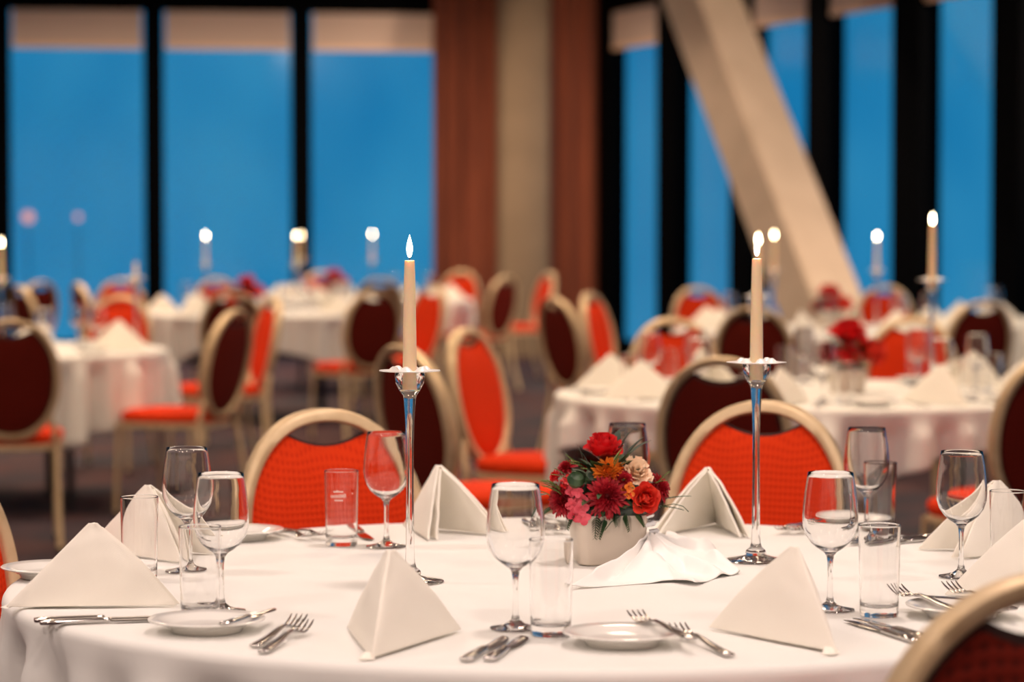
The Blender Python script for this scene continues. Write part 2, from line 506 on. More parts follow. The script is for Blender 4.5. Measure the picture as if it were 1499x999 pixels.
# slanted pillar
mb = MB()
b0, b1_ = Vector((2.604, 20.0, 0)), Vector((1.471, 24.0, CEIL))
sq = 0.49 / math.sqrt(2); rings = []
for p in (b0, b1_):
    ring = []
    for k in range(4):
        a0 = R(35 + 45 + 90 * k)
        cx_, cy_ = p.x + sq * math.cos(a0), p.y + sq * math.sin(a0)
        for da in (-0.05, 0.05):
            ring.append((p.x + sq * math.cos(a0 + da), p.y + sq * math.sin(a0 + da), p.z))
    rings.append(ring)
mb.loft(rings)
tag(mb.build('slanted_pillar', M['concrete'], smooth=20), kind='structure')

# two street lamps outside, beyond the far-left window
def street_lamp(px, y_px, Y, label, gs=1.0):
    X = (px - 749.5) / FPX * Y
    Z = CAM_Z - (y_px - 340) / FPX * Y
    root = empty('street_lamp', (X, Y, -1.0)); tag(root, label, 'street lamp')
    a_ = MB(); a_.tube([(0, 0, 0), (0, 0, Z + 1.0 - 0.12)], [0.014, 0.010], 10); a_.build('pole', M['black'], root)
    g = MB(); g.lathe([(0, -0.10 * gs), (0.065 * gs, -0.075 * gs), (0.10 * gs, 0), (0.07 * gs, 0.075 * gs), (0, 0.10 * gs)], 16, (0, 0, Z + 1.0)); g.build('lamp_globe', M['lampglow'], root)
street_lamp(42, 318, 44, 'pinkish street lamp outside the far-left window, nearer the frame')
street_lamp(115, 318, 46, 'dimmer pinkish street lamp outside the far-left window, right of the first', 0.62)

# ------------------------------------------------------------------ chairs
A_, B_, ZC = 0.198, 0.250, 0.700
def oval(th, inset=0.0, n=2.15):
    c, s = math.cos(th), math.sin(th)
    x = (A_ - inset) * math.copysign(abs(c) ** (2 / n), c)
    z = ZC + (B_ - inset) * math.copysign(abs(s) ** (2 / n), s)
    return x, z
def back_y(x, z, t): return -0.20 - (z - 0.44) * 0.20 + 0.35 * x * x + t
def pad_edge(th, inset):
    x, z = oval(th, inset)
    zl = ZC + B_ - 0.028 - 0.047 - (inset - 0.026) * 0.8 + 3.6 * x * x
    return x, min(z, zl)
def make_chair():
    root = empty('banquet_chair'); tag(root, 'chair', 'chair')
    nT = 64
    def pad(name, mat, inset, t_base, dome, sign):
        mb = MB()
        ss = (0.0, 0.35, 0.65, 0.85, 0.95, 1.0)
        cz = ZC - 0.02
        rows = []
        vs = []; fs = []
        for s_ in ss:
            row = []
            for k in range(nT):
                x, z = pad_edge(2 * PI * k / nT, inset)
                x, z = x * s_, cz + (z - cz) * s_
                h = t_base + sign * dome * (1 - s_ ** 5)
                vs.append((x, back_y(x, z, h), z)); row.append(len(vs) - 1)
                if s_ == 0: break
            rows.append(row)
        row = []
        for k in range(nT):     # turned-in rim
            x, z = pad_edge(2 * PI * k / nT, inset)
            vs.append((x, back_y(x, z, t_base - sign * 0.006), z)); row.append(len(vs) - 1)
        rows.append(row)
        for k in range(nT): fs.append((rows[0][0], rows[1][k], rows[1][(k + 1) % nT]))
        for a, b_ in zip(rows[1:-1], rows[2:]):
            for k in range(nT):
                k2 = (k + 1) % nT
                fs.append((a[k], b_[k], b_[k2], a[k2]))
        fs.append(tuple(rows[-1]))
        mb.add(vs, fs)
        return mb.build(name, mat, root, smooth=60)
    pad('back_pad', M['orange'], 0.026, 0.006, 0.022, 1)
    pad('back_board', M['board'], 0.020, -0.004, 0.003, -1)
    tag(pad('rear_pad', M['maroon'], 0.036, -0.009, 0.012, -1), 'dark maroon rear upholstery')
    # oval flat-bar frame
    mb = MB(); rings = []
    for k in range(72):
        th = 2 * PI * k / 72
        ring = []
        for j in range(8):
            a = 2 * PI * (j + 0.5) / 8
            c, s = math.cos(a), math.sin(a)
            dr = 0.0135 * math.copysign(abs(c) ** 0.5, c); dt = 0.022 * math.copysign(abs(s) ** 0.5, s)
            x, z = oval(th, 0.0135 - dr)
            ring.append((x, back_y(x, z, dt - 0.002), z))
        rings.append(ring)
    mb.loft(rings, closed=True)
    for sx in (-1, 1):
        mb.tube([(sx * 0.150, back_y(0.15, 0.56, -0.004), 0.56), (sx * 0.172, -0.212, 0.49), (sx * 0.178, -0.20, 0.43)], 0.0125, 8)
    mb.build('back_frame', M['gold'], root, smooth=60)
    # seat
    def seat_ring(a, b_, z, n=40, p=3.2):
        r_ = []
        for k in range(n):
            th = 2 * PI * k / n; c, s = math.cos(th), math.sin(th)
            x = a * math.copysign(abs(c) ** (2 / p), c); y = b_ * math.copysign(abs(s) ** (2 / p), s)
            x *= 1 + 0.10 * y / b_ * 0.6
            r_.append((x, 0.02 + y, z))
        return r_
    mb = MB()
    mb.loft([seat_ring(0.205, 0.215, 0.432), seat_ring(0.214, 0.224, 0.446), seat_ring(0.216, 0.226, 0.462), seat_ring(0.208, 0.218, 0.478), seat_ring(0.180, 0.190, 0.489), seat_ring(0.10, 0.11, 0.494)])
    mb.build('seat', M['orange'], root, smooth=70)
    mb = MB(); mb.loft([seat_ring(0.206, 0.216, 0.408), seat_ring(0.217, 0.227, 0.412), seat_ring(0.217, 0.227, 0.430), seat_ring(0.206, 0.216, 0.434)])
    mb.build('seat_frame', M['gold'], root, smooth=40)
    for sx in (-1, 1):
        mb = MB(); mb.tube([(sx * 0.185, 0.215, 0.42), (sx * 0.190, 0.222, 0.2), (sx * 0.193, 0.226, 0.012)], 0.0125, 8); lg = mb.build('leg', M['gold'], root)
        mb = MB(); mb.tube([(sx * 0.193, 0.226, 0.0), (sx * 0.193, 0.226, 0.018)], 0.015, 8); mb.build('foot_cap', M['black'], lg)
        mb = MB(); mb.tube([(sx * 0.178, -0.195, 0.43), (sx * 0.184, -0.225, 0.22), (sx * 0.190, -0.285, 0.012)], 0.0125, 8); lg = mb.build('leg', M['gold'], root)
        mb = MB(); mb.tube([(sx * 0.190, -0.287, 0.0), (sx * 0.190, -0.285, 0.018)], 0.015, 8); mb.build('foot_cap', M['black'], lg)
    return root
CHAIR = Kind(make_chair)
def chair(bx, by, dx, dy, label, k=1.0):
    """bx, by: top of the backrest; dx, dy: the way the sitter would face"""
    d = Vector((dx, dy)).normalized()
    CHAIR.put((bx + d.x * 0.28, by + d.y * 0.28, 0), math.atan2(-d.x, d.y), label)

# ------------------------------------------------------------------ tables and cloths
TOP = 0.74
def make_table():
    root = empty('round_table'); tag(root, 'table', 'table')
    mb = MB(); mb.lathe([(0, 0.708), (0.88, 0.708), (0.895, 0.712), (0.895, 0.730), (0.89, 0.735), (0, 0.735)], 72); mb.build('table_top', M['wood'], root, smooth=40)
    for k in range(4):
        a = PI / 4 + k * PI / 2
        x, y = 0.52 * math.cos(a), 0.52 * math.sin(a)
        mb = MB(); mb.tube([(x, y, 0.71), (x * 1.04, y * 1.04, 0.02), (x * 1.04, y * 1.04, 0.0)], [0.019, 0.019, 0.023], 10)
        mb.build('leg', M['black'], root)
    return root
TABLE = Kind(make_table)
def cloth(name_seed, cx_, cy_, corner, label, mid=0.20, cor=0.44, amp=1.0, hi=False):
    rr = random.Random(name_seed)
    mb = MB(); nA = 288 if hi else 216
    Rt = 0.902; rad = 0.016
    ph = [rr.uniform(0, 6.28) for _ in range(6)]
    def wave(a):
        return (math.sin(34 * a + ph[0] + 0.8 * math.sin(3 * a + ph[1])) * 0.5 + math.sin(21 * a + ph[2] + 0.5 * math.sin(5 * a + ph[3])) * 0.4 + math.sin(11 * a + ph[4]) * 0.3)
    def pt(a, q):
        # q: 0..1 top radius, 1..2 rounded edge, 2..3 hanging
        if q <= 1: r = (Rt - rad) * q; z = TOP
        elif q <= 2:
            f_ = (q - 1) * PI / 2
            r = Rt - rad + rad * math.sin(f_); z = TOP - rad * (1 - math.cos(f_))
        else:
            u = q - 2
            b_ = a - corner
            b_ = (b_ + PI / 4) % (PI / 2) - PI / 4          # 0 at a cloth corner
            cw = (1 / math.cos(PI / 4 - abs(b_)) - 1) / 0.41421          # 0 mid-side, 1 at a corner
            drop = mid + (cor - mid) * cw + 0.012 * math.sin(5 * a + ph[5])
            dd = drop * u
            z = TOP - rad - dd
            k = min(dd / 0.07, 1.0)
            r = Rt + amp * wave(a) * (0.024 * k * k + 0.07 * dd) - 0.004 * k - 0.03 * dd
        return (cx_ + r * math.cos(a), cy_ + r * math.sin(a), z)
    qs = [0.0, 0.3, 0.6, 0.85, 0.97, 1.0, 1.25, 1.5, 1.75, 2.0] + [2 + k / 14 for k in range(1, 15)]
    vs = [pt(0, 0)]; rows = []
    for q in qs[1:]:
        row = []
        for k in range(nA):
            row.append(len(vs)); vs.append(pt(2 * PI * k / nA, q))
        rows.append(row)
    fs = [(0, rows[0][k], rows[0][(k + 1) % nA]) for k in range(nA)]
    for a, b_ in zip(rows[:-1], rows[1:]):
        for k in range(nA):
            k2 = (k + 1) % nA; fs.append((a[k], b_[k], b_[k2], a[k2]))
    mb.add(vs, fs)
    o = mb.build('tablecloth', M['cloth'], smooth=180)
    so = o.modifiers.new('thickness', 'SOLIDIFY'); so.thickness = 0.0016; so.offset = -1
    tag(o, label, 'tablecloth')
    return o

# ------------------------------------------------------------------ tableware
def make_wine_glass():
    mb = MB()
    outer = [(0, 0.0), (0.034, 0.0), (0.0362, 0.0012), (0.0358, 0.0024), (0.026, 0.0042), (0.013, 0.0075), (0.0065, 0.013), (0.0042, 0.022), (0.0037, 0.045), (0.0040, 0.070), (0.0055, 0.081), (0.0100, 0.0868), (0.019, 0.0925), (0.0285, 0.1005), (0.0360, 0.1115), (0.0402, 0.1245), (0.0413, 0.138), (0.0403, 0.156), (0.0378, 0.178), (0.0346, 0.198), (0.0335, 0.2045)]
    inner = [(0.0332, 0.2049), (0.0329, 0.2045), (0.0336, 0.198), (0.0367, 0.178), (0.0391, 0.156), (0.0400, 0.138), (0.0389, 0.1252), (0.0347, 0.1128), (0.0273, 0.1025), (0.0178, 0.0952), (0.009, 0.0915), (0, 0.0902)]
    mb.lathe(outer + inner, 48)
    o = mb.build('wine_glass', M['glass'], smooth=60); tag(o, 'wine glass', 'wine glass'); return o
def make_tumbler():
    mb = MB()
    prof = [(0, 0.0008), (0.020, 0.0008), (0.021, 0.0008), (0.0245, 0.0), (0.0272, 0.0015), (0.0280, 0.005), (0.02805, 0.007), (0.0284, 0.03), (0.03055, 0.1325), (0.0306, 0.134), (0.0302, 0.1346), (0.0297, 0.134), (0.02965, 0.1325), (0.0275, 0.03), (0.0272, 0.021), (0.0266, 0.018), (0.024, 0.0155), (0.014, 0.0140), (0.013, 0.01395), (0, 0.0138)]
    mb.lathe(prof, 48)
    o = mb.build('tumbler', M['glass'], smooth=50); tag(o, 'tumbler', 'glass'); return o
def make_plate():
    mb = MB()
    mb.lathe([(0, 0.004), (0.044, 0.004), (0.046, 0.0), (0.049, 0.0), (0.052, 0.006), (0.066, 0.0125), (0.0815, 0.0165), (0.0822, 0.0182), (0.0808, 0.0192), (0.066, 0.0155), (0.053, 0.0095), (0.046, 0.0078), (0, 0.0075)], 64)
    o = mb.build('bread_plate', M['porcelain'], smooth=50); tag(o, 'plate', 'plate'); return o
def sec(y, z, hw, ht, n=10, p=2.6):
    r_ = []
    for k in range(n):
        a = 2 * PI * k / n; c, s = math.cos(a), math.sin(a)
        r_.append((hw * math.copysign(abs(c) ** (2 / p), c), y, z + ht * math.copysign(abs(s) ** (2 / p), s)))
    return r_
def make_fork():
    # origin: handle end on the table, tines towards +y
    root_mb = MB()
    H = [(0.0, .0035, .0035, .0018), (.002, .0035, .0078, .0026), (.03, .004, .0076, .0028), (.07, .0065, .0062, .0027), (.105, .0105, .0042, .0024), (.128, .012, .0033, .0022), (.140, .0105, .0045, .0019), (.148, .008, .0090, .0015), (.156, .0068, .0115, .0013), (.162, .0068, .0118, .0012)]
    root_mb.loft([sec(*h) for h in H])
    for k in range(4):
        x = (k - 1.5) * 0.0067
        T = [(.158, .0068, .0021, .0011), (.168, .0075, .0020, .0011), (.180, .0100, .0019, .0010), (.192, .0142, .0016, .0009), (.2005, .0185, .0007, .0006)]
        root_mb.loft([[(q[0] + x * (1 + 0.04 * i), q[1], q[2]) for q in sec(*t_)] for i, t_ in enumerate(T)])
    o = root_mb.build('fork', M['steel'], smooth=60); tag(o, 'fork', 'fork'); return o
def make_knife():
    mb = MB()
    H = [(0.0, .004, .0045, .0026), (.002, .004, .0092, .0038), (.04, .0042, .0090, .0040), (.085, .0045, .0078, .0038), (.098, .0045, .0068, .0034), (.101, .0045, .0050, .0024)]
    mb.loft([sec(*h) for h in H])
    o = empty('table_knife'); tag(o, 'knife', 'knife')
    mb.build('handle', M['steel'], o, smooth=60)
    bl = MB(); rings = []
    for y, hw, off, ht in [(.099, .0055, 0, .0017), (.106, .0080, .0012, .0013), (.13, .0098, .002, .0011), (.165, .0104, .0022, .0010), (.190, .0096, .0014, .0009), (.205, .0068, -.001, .0007), (.213, .0018, -.0045, .0005)]:
        rings.append([(q[0] + off, q[1], q[2]) for q in sec(y, .0030, hw, ht, 10, 2.0)])
    bl.loft(rings); bl.build('blade', M['steel'], o, smooth=60)
    return o
WINE, TUMB, PLATE, FORK, KNIFE = Kind(make_wine_glass), Kind(make_tumbler), Kind(make_plate), Kind(make_fork), Kind(make_knife)

def make_napkin(phi=17.0, base=0.252, leg=0.180, seed=1):
    """a standing pyramid fold; ridge foot at the origin, opening towards +y"""
    def mk():
        rr = random.Random(seed)
        root = empty('folded_napkin'); tag(root, 'napkin', 'napkin')
        def shell(ph, b, lg_, inset, name, eps, thick):
            p = R(ph)
            Fp = Vector((0, inset, 0.003))
            B1 = Fp + Vector((b * math.sin(p), b * math.cos(p), 0)); B2 = Fp + Vector((-b * math.sin(p), b * math.cos(p), 0))
            Rc = b / (2 * math.cos(p))
            Ap = Fp + Vector((0, Rc, math.sqrt(max(lg_ * lg_ - Rc * Rc, 0.0016))))
            mb = MB(); nu, nv = 22, 32
            def fn(u, v):
                u = u * 0.955
                s = 2 * v - 1
                rdg = Fp + (Ap - Fp) * u
                q1 = B1 + (Ap - B1) * u; q2 = B2 + (Ap - B2) * u
                # rounded ridge: blend of both panels near s = 0
                wd = (q1 - rdg).length
                e_ = eps / max(wd, 1e-4) if wd > eps else 1.0
                a_ = math.sqrt(s * s + e_ * e_ * 0.25) - 0.5 * e_
                k1 = 0.5 * (1 + s / math.sqrt(s * s + e_ * e_ * 0.25 + 1e-9))
                pnt = rdg + ((q1 - rdg) * k1 + (q2 - rdg) * (1 - k1)) * min(a_ / (math.sqrt(1 + e_ * e_ * 0.25) - 0.5 * e_), 1.0)
                # soft belly of each panel
                nrm = Vector((math.copysign(1, s) * math.cos(p), -math.sin(p), 0.25))
                bul = 0.006 * math.sin(PI * abs(s)) * math.sin(PI * min(u * 1.05, 1)) + 0.0016 * noise.noise(Vector((u * 5, s * 4, seed + inset * 50)))
                pnt = pnt + nrm * bul
                pnt.z += 0.007 * math.sin(PI * u) * s * s
                return (pnt.x, pnt.y, max(pnt.z, 0.001))
            mb.grid(fn, nu, nv)
            o = mb.build(name, M['napkin'], root, smooth=180, fix=False)
            sm = o.modifiers.new('thickness', 'SOLIDIFY'); sm.thickness = thick; sm.offset = 0
            bv = o.modifiers.new('edge', 'BEVEL'); bv.width = thick * 0.35; bv.segments = 2; bv.limit_method = 'ANGLE'
            return o
        shell(phi, base, leg, 0.0, 'outer_fold', 0.030, 0.0042)
        shell(phi * 0.86, base * 0.955, leg * 0.945, 0.016, 'inner_fold', 0.020, 0.0034)
        # the small turned-back tip at the foot of the ridge
        tp = MB()
        tp.add([(-0.020, 0.004, 0.001), (0.004, -0.001, 0.001), (-0.012, -0.008, 0.0015), (-0.012, 0.014, 0.009), (0.002, 0.012, 0.009)],
               [(0, 1, 2), (0, 2, 3), (2, 1, 4), (2, 4, 3), (0, 3, 4, 1)])
        tp.build('tucked_corner', M['napkin'], root, smooth=0)
        return root
    return mk
NAPK = {k: Kind(make_napkin(p, b_, l_, s_)) for k, (p, b_, l_, s_) in
        {'a': (16, 0.250, 0.180, 1), 'b': (17, 0.272, 0.192, 2), 'c': (21, 0.255, 0.182, 3), 'd': (18, 0.258, 0.186, 4), 'e': (17, 0.285, 0.205, 5)}.items()}

def make_candlestick(h=0.336):
    def mk():
        mb = MB()
        prof = [(0, 0.0), (0.052, 0.0), (0.0545, 0.0012), (0.053, 0.003), (0.035, 0.0055), (0.021, 0.009), (0.0165, 0.0105), (0.0178, 0.014), (0.0165, 0.018), (0.0105, 0.023), (0.0078, 0.032), (0.0068, 0.06), (0.0062, h * 0.45), (0.0062, h - 0.115), (0.0075, h - 0.075), (0.0098, h - 0.043), (0.0110, h - 0.037), (0.0165, h - 0.030), (0.0222, h - 0.018), (0.0242, h - 0.006), (0.0238, h),
                (0.0205, h), (0.0190, h - 0.004), (0.0128, h - 0.014), (0.0122, h - 0.026), (0, h - 0.027)]
        mb.lathe(prof, 40)
        o = mb.build('candlestick', M['glass'], smooth=45); tag(o, 'candlestick', 'candlestick'); return o
    return mk
STICK, STICK_T = Kind(make_candlestick()), Kind(make_candlestick(0.395))
def make_drip():
    root = MB()
    def wob(a, r, z): return 1 + (0.07 * abs(math.sin(3 * a)) if r > 0.02 else 0)
    root.lathe([(0.0125, 0.0), (0.024, 0.0), (0.040, 0.0008), (0.0475, 0.0016), (0.0478, 0.0026), (0.040, 0.0022), (0.024, 0.0018), (0.0125, 0.0018), (0.0125, 0.0)], 60, wob=wob)
    o = root.build('drip_plate', M['frost'], smooth=50); tag(o, 'drip plate', 'drip plate')
    p = MB()
    for k in range(6):
        a = 2 * PI * k / 6 + 0.3
        p.grid(lambda u, v: ((0.016 + 0.020 * u) * math.cos(a + (v - 0.5) * 0.8), (0.016 + 0.020 * u) * math.sin(a + (v - 0.5) * 0.8), 0.002 + 0.008 * math.sin(PI * u) * (1 - (2 * v - 1) ** 2)), 5, 5)
    pp = p.build('ruffle', M['frost'], o, smooth=180, fix=False)
    return o
DRIP = Kind(make_drip)
def make_candle(h, lit=True):
    def mk():
        root = empty('taper_candle'); tag(root, 'candle', 'candle')
        mb = MB(); mb.lathe([(0, 0), (0.0113, 0), (0.0115, 0.002), (0.0105, h * 0.45), (0.0088, h * 0.9), (0.0082, h - 0.004), (0.0077, h - 0.0008), (0.006, h), (0.003, h - 0.0025), (0, h - 0.003)], 28); mb.build('wax_stem', M['wax'], root, smooth=50)
        wk = MB(); wk.tube([(0, 0, h - 0.004), (0.0003, 0, h + 0.004), (0.0012, 0, h + 0.008)], 0.0009, 6); wk.build('wick', M['wick'], root)
        if lit:
            fl = MB(); z0 = h + 0.004
            fl.lathe([(0, z0), (0.0024, z0 + 0.002), (0.0040, z0 + 0.007), (0.0048, z0 + 0.013), (0.0044, z0 + 0.019), (0.0030, z0 + 0.026), (0.0013, z0 + 0.032), (0, z0 + 0.0365)], 16)
            fl.build('flame', M['flame'], root, smooth=180)
        return root
    return mk
CANDLE = {0.205: Kind(make_candle(0.205)), 0.215: Kind(make_candle(0.215)), 0.18: Kind(make_candle(0.18)), 0.105: Kind(make_candle(0.105, False))}
def candle_set(x, y, where, h=0.205, tall=False, z=TOP + 0.0008):
    sh = 0.395 if tall else 0.336
    (STICK_T if tall else STICK).put((x, y, z), 0, ('tall ' if tall else '') + 'clear glass candlestick ' + where)
    DRIP.put((x, y, z + sh + 0.0003), rnd.uniform(0, 1), 'scalloped white drip plate on the candlestick ' + where)
    CANDLE[h].put((x, y, z + sh - 0.0265), 0, ('unlit burnt-down' if h < 0.12 else 'lit ivory') + ' taper candle ' + where)

# ------------------------------------------------------------------ flowers
def petal(mb, ph, r0, z0, Lp, W, a0, a1, cup=0.2, nu=5, nv=4, tip=0.5, twist=0.0):
    """one petal around the flower axis: heading turns from a0 to a1 (0 = along the axis)"""
    pts = []; r_, z_ = r0, z0
    for i in range(nu + 1):
        u = i / nu
        a = a0 + (a1 - a0) * u
        pts.append((r_, z_, a, u)); r_ += math.sin(a) * Lp / nu; z_ += math.cos(a) * Lp / nu
    vs = []
    for (r1_, z1_, a, u) in pts:
        wd = W * (math.sin(PI * min(0.12 + 0.88 * u ** 0.8, 1.0) * (1 - 0.35 * tip)) ** 0.7 if u < 1 or tip < 1 else 0.05)
        if u == 1: wd = W * (1 - tip) * 0.6 + W * 0.06
        for j in range(nv + 1):
            v = 2 * j / nv - 1
            lift = cup * wd * v * v
            rr = r1_ - math.cos(a) * lift; zz = z1_ + math.sin(a) * lift
            tw = ph + twist * u
            x = v * wd
            vs.append((rr * math.cos(tw) - x * math.sin(tw), rr * math.sin(tw) + x * math.cos(tw), zz))
    fs = []
    for i in range(nu):
        for j in range(nv):
            q = i * (nv + 1) + j; fs.append((q, q + 1, q + nv + 2, q + nv + 1))
    mb.add(vs, fs)
def orient(mb, start, pos, d):
    q = Vector((0, 0, 1)).rotation_difference(Vector(d).normalized())
    mb.xform(Matrix.Translation(Vector(pos)) @ q.to_matrix().to_4x4(), start)
def rose(pos, d, Rr, mat, parent, seed=0):
    mb = MB(); rr = random.Random(seed)
    mb.lathe([(0, -0.4 * Rr), (0.25 * Rr, -0.2 * Rr), (0.3 * Rr, 0.5 * Rr), (0.14 * Rr, 1.05 * Rr), (0, 0.9 * Rr)], 12)
    for layer, (n, a0, a1, Lp, W, r0, z0) in enumerate([(3, -0.15, -0.25, 1.25, 0.42, 0.16, -0.1), (4, 0.12, 0.0, 1.35, 0.55, 0.22, -0.2), (5, 0.36, 0.30, 1.40, 0.62, 0.25, -0.3), (5, 0.55, 0.75, 1.40, 0.66, 0.25, -0.38), (5, 0.78, 1.35, 1.30, 0.66, 0.22, -0.45)]):
        for k in range(n):
            petal(mb, 2 * PI * k / n + layer * 0.7 + rr.uniform(-.1, .1), r0 * Rr, z0 * Rr, Lp * Rr * rr.uniform(.94, 1.06), W * Rr, a0, a1, 0.55, 6, 6, tip=0.25 if layer < 4 else 0.5, twist=0.25)
    orient(mb, 0, pos, d)
    return mb.build('rose', mat, parent, smooth=180, fix=False)
def mum(pos, d, Rr, mat, parent, seed=0, n=90, incurve=0.0, W=0.11, name='chrysanthemum'):
    mb = MB(); rr = random.Random(seed)
    mb.lathe([(0, -0.35 * Rr), (0.4 * Rr, -0.2 * Rr), (0.5 * Rr, 0.05 * Rr), (0.25 * Rr, 0.3 * Rr), (0, 0.35 * Rr)], 12)
    for k in range(n):
        t_ = (k + 0.5) / n
        a = 0.05 + 1.55 * t_ ** 0.8
        petal(mb, k * 2.39996, 0.10 * Rr + 0.25 * Rr * t_, 0.22 * Rr - 0.30 * Rr * t_, Rr * (0.42 + 0.36 * t_) * rr.uniform(.9, 1.1), W * Rr, a - 0.1 * (1 - t_), a + (0.35 - incurve) * (0.4 + t_), 0.9, 4, 2, tip=0.7, twist=rr.uniform(-.15, .15))
    orient(mb, 0, pos, d)
    return mb.build(name, mat, parent, smooth=180, fix=False)
def carnation(pos, d, Rr, mat, parent, seed=0):
    mb = MB(); rr = random.Random(seed)
    mb.lathe([(0, -0.6 * Rr), (0.3 * Rr, -0.4 * Rr), (0.35 * Rr, 0.2 * Rr), (0, 0.4 * Rr)], 12)
    for k in range(34):
        t_ = k / 34
        petal(mb, k * 2.39996, 0.05 * Rr + 0.15 * Rr * t_, -0.1 * Rr, Rr * rr.uniform(.8, 1.0), 0.34 * Rr, 0.05 + 1.1 * t_, 0.3 + 1.5 * t_, rr.uniform(-.5, .8), 5, 6, tip=0.05, twist=rr.uniform(-.3, .3))
    orient(mb, 0, pos, d)
    return mb.build('carnation', mat, parent, smooth=180, fix=False)
def blossom(pos, d, Rr, mat, parent, seed=0):
    mb = MB(); rr = random.Random(seed)
    for c in range(5):
        st = len(mb.v)
        for k in range(4): petal(mb, k * PI / 2, 0.02 * Rr, 0, 0.55 * Rr, 0.26 * Rr, 1.0, 1.5, 0.2, 4, 4, tip=0.5)
        a = c * 1.256 + rr.uniform(-.3, .3)
        q = Vector((0.55 * Rr * math.cos(a), 0.55 * Rr * math.sin(a), 0.1 * Rr * rr.uniform(-1, 1))) if c else Vector((0, 0, 0.2 * Rr))
        mb.xform(Matrix.Translation(q) @ Matrix.Rotation(rr.uniform(-.5, .5), 4, 'X') @ Matrix.Rotation(rr.uniform(-.5, .5), 4, 'Y'), st)
    orient(mb, 0, pos, d)
    return mb.build('small_blossom', mat, parent, smooth=180, fix=False)
def leaf(mb, p, d, Ln, W, up=(0, 0, 1), bend=0.3, fold=0.25):
    d = Vector(d).normalized(); u_ = Vector(up); s = d.cross(u_)
    if s.length < 1e-3: s = d.cross(Vector((1, 0, 0)))
    s.normalize(); n_ = s.cross(d)
    p = Vector(p); vs = []; nu = 6
    for i in range(nu + 1):
        u = i / nu; wd = W * math.sin(PI * (0.06 + 0.94 * u) ** 0.85) ** 0.9 if u < 1 else 0.0004
        c = p + d * (Ln * u) - n_ * (bend * Ln * u * u)
        for v in (-1, 0, 1): vs.append(tuple(c + s * (wd * v) + n_ * (fold * wd * abs(v))))
    fs = []
    for i in range(nu):
        for j in range(2):
            q = i * 3 + j; fs.append((q, q + 1, q + 4, q + 3))
    mb.add(vs, fs)
def frond(mb, p, d, Ln, n=9, w=0.012, droop=0.5):
    d = Vector(d).normalized(); p = Vector(p)
    pts = [p + d * (Ln * i / n) - Vector((0, 0, 1)) * (droop * Ln * (i / n) ** 2) for i in range(n + 1)]
    mb.tube(pts, 0.0007, 5)
    s = d.cross(Vector((0, 0, 1)))
    if s.length < 1e-3: s = Vector((1, 0, 0))
    s.normalize()
    for i in range(1, n + 1):
        k = w * (1 - 0.6 * i / n)
        t_ = (pts[i] - pts[i - 1]).normalized()
        for sg in (-1, 1): leaf(mb, pts[i], s * sg + t_ * 0.8, k, k * 0.28, bend=0.1)

def flower_vase(loc, rz, label):
    root = empty('flower_vase', loc, rz); tag(root, label, 'vase')
    def rr_(hx, hy, z, c=0.018):
        pts = []
        for (sx, sy, a0) in ((1, 1, 0), (-1, 1, 90), (-1, -1, 180), (1, -1, 270)):
            for k in range(5):
                a = R(a0 + k * 22.5)
                pts.append((sx * (hx - c) + c * math.cos(a), sy * (hy - c) + c * math.sin(a), z))
        return pts
    mb = MB()
    mb.loft([rr_(.050, .046, 0.0), rr_(.054, .050, .003), rr_(.060, .055, .05), rr_(.0635, .058, .082), rr_(.0625, .057, .0845), rr_(.059, .0535, .083), rr_(.057, .052, .070)], caps=True)
    mb.build('pot', M['vase'], root, smooth=50)
    mb = MB(); mb.loft([rr_(.056, .051, .066), rr_(.056, .051, .094), rr_(.050, .045, .098)]); mb.build('floral_foam', M['foam'], root, smooth=40)
    return root

